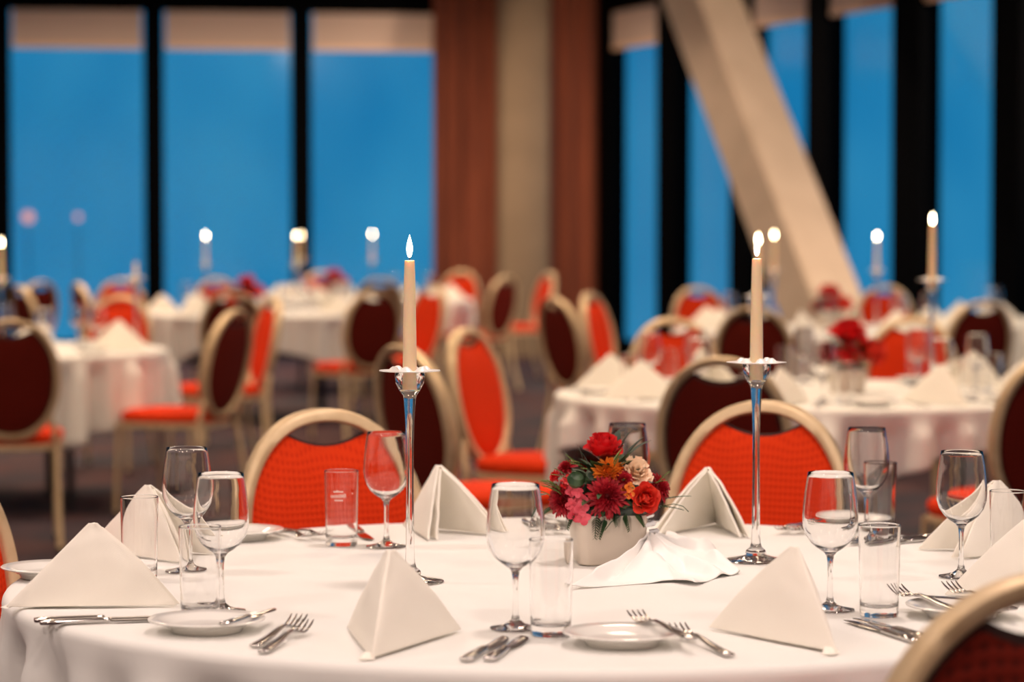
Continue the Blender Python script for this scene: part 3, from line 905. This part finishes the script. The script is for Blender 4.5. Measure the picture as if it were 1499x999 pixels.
def flower_arrangement(loc, label, full=True, seed=3):
    root = empty('flower_arrangement', loc); tag(root, label, 'flowers')
    rr = random.Random(seed)
    P_ = lambda px, py, dy: ((px - 890) / 866.0, dy, (825 - py) / 866.0 - 0.002)
    rose(P_(884, 662, 0.0), (0.02, -0.25, 1), 0.029, M['petal_red'], root, 1)
    mum(P_(891, 688, -0.040), (-0.05, -0.8, 0.6), 0.029, M['petal_orange'], root, 2, 120, 0.9, W=0.10)
    carnation(P_(929, 691, -0.030), (0.25, -0.75, 0.6), 0.030, M['petal_cream'], root, 3)
    mum(P_(887, 720, -0.060), (0.0, -1, 0.22), 0.036, M['petal_crimson'], root, 4, 150, W=0.085)
    mum(P_(826, 727, -0.034), (-0.55, -0.8, 0.15), 0.032, M['petal_crimson'], root, 5, 130, W=0.085)
    rose(P_(941, 725, -0.048), (0.3, -1, 0.15), 0.0215, M['petal_coral'], root, 6)
    mum(P_(963, 713, -0.005), (0.8, -0.5, 0.35), 0.028, M['petal_crimson'], root, 7, 80)
    mum(P_(912, 697, -0.050), (0.1, -1, 0.5), 0.019, M['petal_crimson'], root, 8, 50, W=0.16)
    mum(P_(830, 684, 0.0), (-0.5, -0.5, 0.8), 0.019, M['petal_crimson'], root, 9, 50, W=0.16)
    mum(P_(814, 697, 0.01), (-0.8, -0.5, 0.5), 0.014, M['petal_red'], root, 10, 40, W=0.16)
    blossom(P_(850, 738, -0.058), (-0.2, -1, 0.1), 0.026, M['petal_pink'], root, 11)
    blossom(P_(845, 716, -0.052), (-0.3, -1, 0.4), 0.020, M['petal_pink'], root, 12)
    blossom(P_(833, 702, -0.040), (-0.4, -0.8, 0.6), 0.016, M['petal_red'], root, 13)
    blossom(P_(918, 708, -0.055), (0.2, -1, 0.3), 0.018, M['petal_orange'], root, 14)
    mb = MB(); mb.lathe([(0, -0.013), (0.010, -0.010), (0.0155, 0.0), (0.011, 0.010), (0, 0.013)], 16); orient(mb, 0, P_(842, 697, -0.056), (0.2, -0.6, 0.8)); mb.build('seed_pod', M['leaf'], root)
    core = MB()      # the mass of stems and moss the blooms are pinned into
    core.lathe([(0, 0.088), (0.050, 0.088), (0.062, 0.105), (0.052, 0.135), (0.030, 0.160), (0, 0.170)], 20, wob=lambda a, r, z: 1 + 0.08 * math.sin(5 * a + 40 * z))
    core.build('moss', M['leaf'], root, smooth=180)
    lf = MB()
    for i in range(70):
        a = rr.uniform(0, 2 * PI); el = rr.uniform(-0.25, 1.1)
        d = Vector((math.cos(a) * math.cos(el), math.sin(a) * math.cos(el), math.sin(el)))
        p = Vector((0, 0, 0.115)) + Vector((d.x * 0.050, d.y * 0.045, d.z * 0.045))
        leaf(lf, p, d + Vector((0, 0, rr.uniform(-.3, .2))), rr.uniform(.028, .046), rr.uniform(.006, .011), bend=rr.uniform(0, .5))
    lf.build('leaves', M['leaf'], root, smooth=180, fix=False)
    for (px, py, dy, d, Ln, W) in [(905, 668, .02, (.35, 0, 1), .050, .013), (915, 672, .02, (.6, 0, .9), .052, .012), (920, 668, .025, (.9, .1, .8), .050, .011), (899, 666, .02, (.15, .2, 1), .046, .012),
                                   (850, 700, -.035, (-.1, -.3, -.4), .030, .012), (864, 688, -.035, (.2, -.4, -.3), .028, .012), (862, 680, -.02, (-.4, 0, 1), .034, .006), (855, 678, -.02, (-.2, 0, 1), .040, .004),
                                   (838, 676, -.01, (-.5, 0, .9), .030, .004), (800, 722, -.01, (-1, -.2, -.1), .030, .011), (868, 690, -.03, (.6, -.2, .8), .030, .003)]:
        lg = MB(); leaf(lg, P_(px, py, dy), d, Ln, W, bend=.15); lg.build('eucalyptus_leaf', M['leaf_grey'], root, smooth=180, fix=False)
    for (px, py, dy, d, Ln) in [(836, 742, -.05, (-.3, -.4, -1), .028), (872, 748, -.06, (-.1, -.4, -1), .034), (884, 752, -.062, (-.35, -.3, -1), .030), (808, 738, -.02, (-.8, -.4, -.5), .030), (900, 742, -.06, (.1, -.5, -1), .022), (915, 745, -.06, (.2, -.4, -1), .026), (960, 738, -.02, (1, -.3, .05), .045), (972, 730, 0, (1, -.1, .3), .045), (930, 745, -.055, (.5, -.3, -.7), .022)]:
        fr_ = MB(); frond(fr_, P_(px, py, dy), d, Ln, 9, .013, .15); fr_.build('fern_frond', M['leaf'], root, smooth=180, fix=False)
    for i in range(26):
        px, py = rr.choice([(800, 715), (803, 700), (836, 672), (806, 705), (820, 690), (845, 684), (905, 664), (908, 672), (966, 700), (845, 675), (812, 715)])
        d = Vector(((px - 890) / 90 + rr.uniform(-.4, .4), rr.uniform(-.6, .2), rr.uniform(.2, 1)))
        sp = MB(); frond(sp, P_(px + rr.uniform(-6, 6) + 8 * (1 if px < 890 else -1), py + rr.uniform(0, 8), rr.uniform(-.055, -.01)), d, rr.uniform(.022, .036), 8, .008, .2)
        sp.build('sprig', M['sprig'], root, smooth=180, fix=False)
    gr = MB(); gr.tube([P_(965, 738, -.03), P_(985, 733, -.04), P_(998, 736, -.045), P_(1006, 744, -.045)], 0.0007, 5); gr.build('grass_blade', M['leaf'], root, smooth=180)
    gr = MB(); gr.tube([P_(905, 750, -.06), P_(893, 757, -.066), P_(884, 769, -.068)], 0.0008, 5)
    gr.build('grass_blade', M['leaf'], root, smooth=180)
    return root

def small_flowers(x, y, seed, lab_v, lab_f):
    """a table centrepiece further back: pot, moss, blooms and leaves"""
    rr = random.Random(seed)
    flower_vase((x, y, TOP + 0.0008), rr.uniform(0, 1.5), lab_v)
    root = empty('flower_arrangement', (x, y, TOP)); tag(root, lab_f, 'flowers'); root.scale = (1.25, 1.25, 1.15)
    core = MB(); core.lathe([(0, 0.09), (0.052, 0.09), (0.064, 0.110), (0.050, 0.140), (0, 0.165)], 16); core.build('moss', M['leaf'], root)
    rose((0.0, -0.02, 0.172), (0, -.6, 1), 0.044, M['petal_red'], root, seed)
    mum((-0.055, -0.03, 0.12), (-.7, -.6, .4), 0.038, M['petal_crimson'], root, seed + 1, 60, W=0.15)
    rose((0.060, -0.04, 0.125), (.5, -.8, .4), 0.035, M['petal_coral'], root, seed + 2)
    mum((0.0, -0.06, 0.12), (0, -1, .4), 0.034, M['petal_red'], root, seed + 3, 60, W=0.15)
    mum((0.035, -0.03, 0.145), (.4, -.6, .8), 0.020, M['petal_orange'], root, seed + 4, 40, .4, W=0.15)
    lf = MB()
    for i in range(40):
        a = rr.uniform(0, 2 * PI); el = rr.uniform(-0.3, 1.0)
        d = Vector((math.cos(a) * math.cos(el), math.sin(a) * math.cos(el), math.sin(el)))
        leaf(lf, Vector((0, 0, 0.118)) + d * 0.05, d, rr.uniform(.035, .055), rr.uniform(.008, .012), bend=rr.uniform(0, .5))
    lf.build('leaves', M['leaf'], root, smooth=180, fix=False)

# ================================================================== FRONT TABLE
TX, TY = 0.094, 4.306
TABLE.put((TX, TY, 0), 0.2, 'round table under the white cloth in front, carrying the sharp place settings')
cloth(11, TX, TY, R(45), 'white cloth over the round front table, sharp cutlery on it', mid=0.15, cor=0.40, amp=1.35, hi=True)
Z1 = TOP + 0.0010
chair(-0.367, 5.30, 0.44, -0.99, 'orange chair across the front table, behind the printed tumbler')
chair(0.520, 5.56, -0.40, -1.27, 'orange chair across the front table, behind the right front candle')
chair(0.56, 2.78, -0.35, 1.55, 'chair back cut off by the lower right corner, gold rim and dark red rear')
chair(-1.035, 4.62, 0.82, -0.57, 'chair cut off by the left edge beside the front table')

# napkins (ridge foot x, y, facing angle in degrees)
for key, x, y, yaw, lab in [
    ('a', -0.749, 3.956, 21, 'napkin standing front left of the table, its wide flat triangle to the viewer'),
    ('a', -0.745, 4.660, -25, 'napkin behind the left tumbler, half hidden by the front left napkin'),
    ('d', -0.205, 5.085, -60, 'napkin standing right of the left candlestick, before the dark chair back'),
    ('c', 0.395, 5.130, -102, 'napkin between flowers and right candlestick, seen into its open side'),
    ('d', 0.975, 4.700, 197, 'napkin at the back right, behind the right wine glass'),
    ('e', 0.925, 3.980, 139, 'napkin at the right edge above the cut-off chair back'),
    ('b', 0.430, 3.526, 107, 'napkin standing front right, its broad side facing left'),
    ('b', -0.183, 3.481, 83, 'napkin standing nearest in front, ridge towards the viewer')]:
    NAPK[key].put((x, y, Z1), R(yaw - 90), 'ivory folded ' + lab)

for x, y, lab in [(-0.535, 4.396, 'farther of the two wine glasses at the left'),
                  (-0.428, 3.928, 'nearer of the two wine glasses at the left'),
                  (-0.223, 4.740, 'wine glass beside the printed tumbler, left of the left candlestick'),
                  (0.005, 3.758, 'wine glass in front of the flowers, beside a tumbler'),
                  (0.214, 4.956, 'wine glass standing behind the flower arrangement'),
                  (0.643, 4.846, 'wine glass before the orange chair at right, behind another glass'),
                  (0.470, 3.942, 'wine glass right of the front right napkin'),
                  (0.728, 4.326, 'rightmost wine glass, before the back right napkin')]:
    WINE.put((x, y, Z1), rnd.uniform(0, 3), 'clear empty ' + lab)
for x, y, lab in [(-0.599, 4.292, 'tumbler between the two left napkins'), (-0.451, 3.858, 'tumbler overlapping the nearer left wine glass'),
                  (-0.304, 4.761, 'tumbler with white printed emblem before the orange chair'), (0.054, 3.694, 'tumbler in front of the flower vase'),
                  (0.680, 4.933, 'tumbler half hidden behind the back right wine glass'), (0.534, 3.879, 'tumbler right of the front right wine glass'),
                  (0.815, 4.387, 'tumbler at the right edge before the back right napkin')]:
    tb = TUMB.put((x, y, Z1), 0, 'clear straight ' + lab)
    if 'printed' in lab:
        e_ = MB()
        def mark(x0, x1, z0, z1):
            rr0 = 0.0300
            n = 4; vs = []
            for z in (z0, z1):
                for i in range(n + 1):
                    a = (x0 + (x1 - x0) * i / n) / rr0 - PI / 2
                    r_ = rr0 * (0.93 + 0.07 * z / 0.134) + 0.0008
                    vs.append((r_ * math.cos(a), r_ * math.sin(a), z))
            e_.add(vs, [(i, i + 1, n + 2 + i, n + 1 + i) for i in range(n)])
        zb = 0.094
        # a slanting script line, a row of capitals, a small row and a dot, as faint as on the glass
        for i, hgt in enumerate((.0028, .0024, .0046, .0030, .0024, .0026)): mark(-.0125 + i * .0030, -.0125 + i * .0030 + .0024, zb + .004, zb + .004 + hgt * .8)
        for i in range(7):
            x0 = -.0185 + i * .0042; h0 = .0042 + .0005 * i
            mark(x0, x0 + .0008, zb - .006, zb - .006 + h0); mark(x0 + .0022, x0 + .0030, zb - .006, zb - .006 + h0)
            mark(x0 + .0008, x0 + .0022, (zb - .006 + h0 * .45) if i % 2 else zb - .006 + h0 - .0008, (zb - .006 + h0 * .62) if i % 2 else zb - .006 + h0)
        for i in range(6): mark(-.0105 + i * .0026, -.0105 + i * .0026 + .0019, zb - .0115, zb - .0092)
        mark(.0215, .0238, zb + .0005, zb + .0022)
        ep = e_.build('printed_emblem', M['etch'], tb, smooth=0, fix=False)
        tag(ep, 'faint white printed emblem')

for x, y, z, lab in [(-0.428, 3.739, 0, 'plate at the front left carrying a butter knife'), (0.150, 3.614, 0, 'plate at the front centre under fork handles'),
                     (-0.498, 4.867, 0, 'plate before the left orange chair'), (-0.746, 4.326, 0, 'plate at the left edge behind the front left napkin'),
                     (0.143, 5.090, 0, 'plate behind the flower vase'), (0.640, 5.055, 0, 'plate behind the back right wine glass'),
                     (0.655, 3.880, 0, 'plate at the right beside the cut-off chair back')]:
    PLATE.put((x, y, Z1 + z), 0, 'small white bread ' + lab)

def cut(kind, x, y, deg, lab, z=0.0, tilt=0.0, roll=0.0, scale=None):
    kind.put((x, y, Z1 + z), R(deg - 90), lab, tilt=(tilt, roll), scale=scale)
cut(KNIFE, -0.684, 3.815, 15, 'steel knife lying in front of the front left napkin, farther of the pair')
cut(KNIFE, -0.672, 3.792, 15, 'steel knife lying in front of the front left napkin, nearer of the pair')
cut(KNIFE, -0.396, 3.655, 70, 'butter knife with bluish shine lying on the front left plate', z=0.0185, tilt=0.0, scale=0.8)
cut(FORK, -0.346, 3.580, 77, 'steel fork right of the front left plate, farther of the pair')
cut(FORK, -0.330, 3.528, 78, 'steel fork right of the front left plate, nearer of the pair')
cut(KNIFE, -0.060, 3.462, 76, 'steel knife right of the nearest napkin, left one of the pair')
cut(KNIFE, -0.030, 3.466, 77, 'steel knife right of the nearest napkin, right one of the pair')
cut(FORK, 0.287, 3.500, 107, 'steel fork left of the front right napkin, outer of the pair')
cut(FORK, 0.240, 3.535, 110, 'steel fork leaning across the front centre plate', z=0.017, tilt=-0.02)
cut(KNIFE, 0.550, 3.622, 109, 'steel knife before the right tumbler, nearer of the pair')
cut(KNIFE, 0.572, 3.642, 111, 'steel knife before the right tumbler, farther of the pair')
cut(FORK, 0.645, 3.790, 112, 'steel fork rising over the rim of the right plate', z=0.016, tilt=0.0)
cut(FORK, 0.715, 3.800, 108, 'steel fork lying across the right plate', z=0.0185)
cut(KNIFE, 0.760, 3.835, 150, 'small steel knife lying on the right plate', z=0.0205)
cut(KNIFE, -0.300, 5.040, -78, 'steel knife seen through the printed tumbler')
cut(FORK, -0.455, 4.990, -62, 'steel fork below the plate before the left chair, left of the pair')
cut(FORK, -0.430, 5.010, -62, 'steel fork below the plate before the left chair, right of the pair')
cut(FORK, 0.030, 5.110, -80, 'steel fork left of the flower vase, left of the pair')
cut(FORK, 0.060, 5.110, -80, 'steel fork left of the flower vase, right of the pair')
cut(FORK, 0.555, 5.110, -108, 'steel fork right of the right candlestick, left of the pair')
cut(FORK, 0.580, 5.100, -108, 'steel fork right of the right candlestick, right of the pair')
cut(KNIFE, 0.790, 4.860, -145, 'steel knife left of the back right napkin')
cut(KNIFE, 0.775, 4.885, -145, 'steel knife behind the back right wine glass')

candle_set(-0.163, 4.267, 'left of the flowers on the front table', 0.205)
candle_set(0.415, 4.543, 'right of the flowers on the front table', 0.205)
flower_vase((0.162, 4.520, Z1), R(6), 'grey-white ceramic vase holding the sharp flower arrangement in front')
flower_arrangement((0.162, 4.520, TOP), 'red and orange flower arrangement with a cream bloom, sharp in front')
# ribbon clasp on the vase and the crumpled organza that runs from it
rb = empty('silver_clasp', (0.2255, 4.492, TOP + 0.058), R(20)); tag(rb, 'silver ribbon clasp at the right side of the front flower vase', 'clasp')
for k in range(3):
    mb = MB(); mb.tube([(-0.016 + k * 0.009, -0.010, 0.022 - k * 0.012), (0.002 + k * 0.006, -0.014, 0.028 - k * 0.014), (0.012 + k * 0.004, 0.004, 0.026 - k * 0.014)], 0.0048, 8)
    mb.build('band', M['silver'], rb)
def on_table(px, py, z=TOP + 0.003):
    a_ = (px - 749.5) / FPX; b_ = (py - 499.5) / FPX
    c_, s_ = math.cos(PITCH), math.sin(PITCH)
    t_ = (z - CAM_Z) / (-s_ - b_ * c_)
    return Vector((a_ * t_, (c_ - b_ * s_) * t_, z))
edge = [on_table(*p) for p in [(836, 862), (880, 858), (930, 854), (985, 851), (1018, 857), (1046, 846), (1066, 842), (1084, 839), (1050, 818), (1046, 800), (1020, 788), (975, 784)]]
G = Vector((0.240, 4.486, TOP + 0.050))
mb = MB()
def org(u, v):
    q = v * (len(edge) - 1); i = min(int(q), len(edge) - 2); e_ = edge[i].lerp(edge[i + 1], q - i)
    g = G + Vector((0.010 * math.cos(PI * v + 2.6), 0.010 * math.sin(PI * v + 2.6), 0))
    p = g.lerp(e_, u)
    base_h = (TOP + 0.0018) + (g.z - TOP - 0.0018) * max(0.0, 1 - u * 1.9) ** 1.6
    f_ = 0.5 + 0.5 * math.sin(v * 31 + 2.2 * math.sin(v * 7 + u * 2))
    g_ = noise.noise(Vector((p.x * 22, p.y * 16, 3.1)))
    h = (0.026 * f_ ** 1.5 + 0.024 * max(g_, 0)) * math.sin(PI * min(u * 0.93 + 0.04, 1)) ** 0.7
    sw = 0.010 * math.sin(v * 31 + 1.3) * u * (1 - u) * 2
    return (p.x + sw, p.y - sw * 0.5, max(base_h + h, TOP + 0.0016))
mb.grid(org, 46, 120)
o = mb.build('organza_scarf', M['organza'], smooth=180, fix=False)
so = o.modifiers.new('thickness', 'SOLIDIFY'); so.thickness = 0.0012; so.offset = 1
tag(o, 'crumpled white organza scarf spread from the front vase to the right candlestick', 'scarf')

# ================================================================== TABLES BEHIND
SIDE8 = ['near', 'near right', 'right', 'far right', 'far', 'far left', 'left', 'near left']
def side_of(a):
    k = int(round(((a + 90) % 360) / 45.0)) % 8
    return SIDE8[k]
def setting(cx_, cy_, a0, where, what, nap='a', skip=(), avoid=()):
    for i in range(8):
        a = a0 + 45 * i
        s_ = side_of(a)
        if s_ in skip: continue
        def at(da, r_): return (cx_ + r_ * math.cos(R(a + da)), cy_ + r_ * math.sin(R(a + da)), Z1)
        free = lambda p, r_=0.11: all(math.hypot(p[0] - q[0], p[1] - q[1]) > r_ for q in avoid)
        if 'n' in what: NAPK[nap if i % 2 else 'b'].put(at(0, 0.86), R(a + 180 - 90 + rnd.uniform(-9, 9)), 'ivory folded napkin at the %s side of %s' % (s_, where))
        if 'w' in what and free(at(13, 0.57)): WINE.put(at(13, 0.57), 0, 'clear wine glass at the %s side of %s' % (s_, where))
        if 't' in what and free(at(19, 0.64)): TUMB.put(at(19, 0.64), 0, 'clear tumbler at the %s side of %s' % (s_, where))
        if 'p' in what and free(at(-21, 0.76), 0.15): PLATE.put(at(-21, 0.76), 0, 'white bread plate at the %s side of %s' % (s_, where))
        if 'k' in what and s_ in ('near', 'near right', 'near left', 'left', 'right'):
            KNIFE.put(at(10, 0.86), R(a + 180 - 90), 'steel knife at the %s side of %s' % (s_, where))
            FORK.put(at(-10, 0.86), R(a + 180 - 90), 'steel fork at the %s side of %s' % (s_, where))

# second table on the right
T2 = (1.05, 9.35)
W2 = 'the round table behind the front flowers'
TABLE.put((*T2, 0), 0.5, 'round table on black legs behind the front flowers, at right')
cloth(21, T2[0], T2[1], R(-8), 'white cloth with pink-shadowed folds on the right table behind the flowers', mid=0.13, cor=0.46, amp=1.9)
setting(T2[0], T2[1], -151, W2, 'nwtpk', avoid=((0.845, 9.20), (1.430, 9.12)))
candle_set(0.845, 9.20, 'just behind the right front candle, second table', 0.205)
candle_set(1.430, 9.12, 'right of the second table flowers', 0.215, tall=True)
small_flowers(1.165, 9.30, 31, 'white vase of red roses on the right table behind the front flowers', 'blurred red rose arrangement on the right table behind the front flowers')
chair(0.594, 7.55, 0.46, 1.8, 'chair back before the second right table, dark, behind the right orange chair')
chair(1.60, 7.85, -0.45, 1.5, 'dark chair back cut off by the right edge at the second table')
chair(0.66, 11.0, 0.38, -1.65, 'orange chair at the far left of the second right table')
chair(1.66, 11.1, -0.6, -1.75, 'orange chair at the far right of the second right table, behind the tall candlestick')
chair(-0.33, 8.35, 1.35, 1.0, 'dark red chair seen from behind with a gold edge, behind the left candlestick')
chair(-0.155, 9.85, 1.2, -0.62, 'tall orange chair facing right, beside the left candlestick')

# left table
T3 = (-2.55, 12.8)
TABLE.put((*T3, 0), 0.3, 'round table on black legs at the left edge, chairs about it')
cloth(22, T3[0], T3[1], R(-52), 'white cloth with pink-shadowed folds on the left table', mid=0.31, cor=0.40, amp=1.7)
setting(T3[0], T3[1], -150, 'the left table', 'nwp', avoid=((-2.43, 12.75), (-1.81, 12.90)))
candle_set(-2.43, 12.75, 'at the left edge on the left table', 0.18)
candle_set(-1.81, 12.90, 'at the right of the left table', 0.105)
chair(-2.02, 10.8, -0.4, 2.0, 'dark chair back cut off by the left edge before the left table')
chair(-1.27, 12.2, -1.25, 0.55, 'dark chair back facing left with an orange seat, right of the left table')
chair(-1.30, 14.4, -1.25, -0.55, 'orange chair edge seen between the dark chairs, right behind the left table')
chair(-2.18, 14.9, -0.3, -2.0, 'orange chair on the far side of the left table')
chair(-3.22, 17.6, 0.85, 0.55, 'dark chair with a gold rim facing right, far left by the windows')
chair(-3.42, 19.4, -0.8, 0.6, 'dark chair with a gold rim facing left, far left by the windows')
chair(-2.95, 20.2, 0.05, -1, 'orange chair in front of the far-left window')

# middle distance table under the left windows
T4 = (-1.72, 18.8)
TABLE.put((*T4, 0), 0.1, 'round table in the middle distance under the left windows')
cloth(23, T4[0], T4[1], R(-139), 'white cloth on the middle distance table under the left windows')
setting(T4[0], T4[1], -130, 'the table under the left windows', 'nw', avoid=((-2.17, 19.0), (-1.53, 19.0)))
candle_set(-2.17, 19.0, 'at left on the table under the left windows', 0.205)
candle_set(-1.53, 19.0, 'at right on the table under the left windows', 0.205)
small_flowers(-1.86, 18.8, 41, 'white vase of red flowers on the table under the left windows', 'blurred red flower arrangement on the table under the left windows')
chair(-1.64, 15.7, -0.05, 1, 'dark round chair back before the table under the left windows')
chair(-0.84, 16.4, -0.75, 1.35, 'dark chair back with an orange seat, left of the left front candle')
chair(-0.53, 17.5, -0.85, -0.65, 'orange chair right behind the left front candle')
chair(-2.28, 20.7, 0.5, -1.5, 'orange chair far behind the table under the left windows')
chair(-2.98, 18.5, 1, 0.5, 'dark chair at the left of the table under the left windows')

# farthest table by the brown curtain
T8 = (-1.22, 22.3)
TABLE.put((*T8, 0), 0.7, 'farthest round table, left of the brown curtains')
cloth(24, T8[0], T8[1], R(55), 'white cloth on the farthest table left of the brown curtains')
setting(T8[0], T8[1], -120, 'the farthest table', 'nw', avoid=((-1.72, 21.9), (-1.14, 21.9)))
candle_set(-1.72, 21.9, 'at left on the farthest table', 0.205)
candle_set(-1.14, 21.9, 'at right on the farthest table', 0.215)
small_flowers(-1.46, 22.0, 51, 'white vase of red flowers on the farthest table', 'blurred red flower arrangement on the farthest table')
chair(-0.47, 24.6, -0.5, -1.6, 'orange chair in front of the left brown curtain')
chair(-0.058, 21.6, -0.8, 0.6, 'dark chair with a wide gold rim before the beige pillar')
chair(0.313, 23.6, -0.92, -0.40, 'narrow orange chair seen edge-on before the right brown curtain')
chair(-1.02, 20.6, 0.05, 1.0, 'dark maroon chair back before the farthest table')
chair(-1.72, 24.2, 0.4, -1.5, 'orange chair behind the farthest table under the window')

# table before the slanted pillar
T6 = (1.83, 15.5)
W6 = 'the table before the slanted pillar'
TABLE.put((*T6, 0), 0.4, 'round table before the slanted pillar')
cloth(25, T6[0], T6[1], R(15), 'white cloth on the table before the slanted pillar')
setting(T6[0], T6[1], -155, W6, 'nwp', avoid=((1.515, 15.5), (2.11, 15.5)))
candle_set(1.515, 15.5, 'at left on the table before the slanted pillar', 0.215)
candle_set(2.11, 15.5, 'at right on the table before the slanted pillar', 0.205)
small_flowers(1.835, 15.5, 61, 'white vase of red flowers before the slanted pillar', 'blurred red flower arrangement before the slanted pillar')
chair(1.145, 12.7, 0.6, 2.3, 'dark chair back before the pillar table, left of the second table flowers')
chair(2.42, 13.8, -0.6, 1.7, 'dark chair back before the pillar table, right of the tall candlestick')
chair(1.20, 17.3, 0.6, -1.8, 'orange chair at the far left of the pillar table')
chair(2.48, 17.8, -0.7, -2.2, 'orange chair at the far right of the pillar table')
chair(0.24, 14.5, 1.55, 1.0, 'dark chair with a gold rim facing right, before the right brown curtain')
chair(0.47, 15.6, 1.0, -0.45, 'orange chair half hidden behind the gold-rimmed dark chair')

# right-edge table by the windows
T7 = (3.55, 16.8)
TABLE.put((*T7, 0), 0.4, 'round table at the right edge by the windows')
cloth(26, T7[0], T7[1], R(30), 'white cloth on the table at the right edge by the windows')
setting(T7[0], T7[1], -140, 'the table at the right edge', 'nw', skip=('right', 'near right', 'far right'))
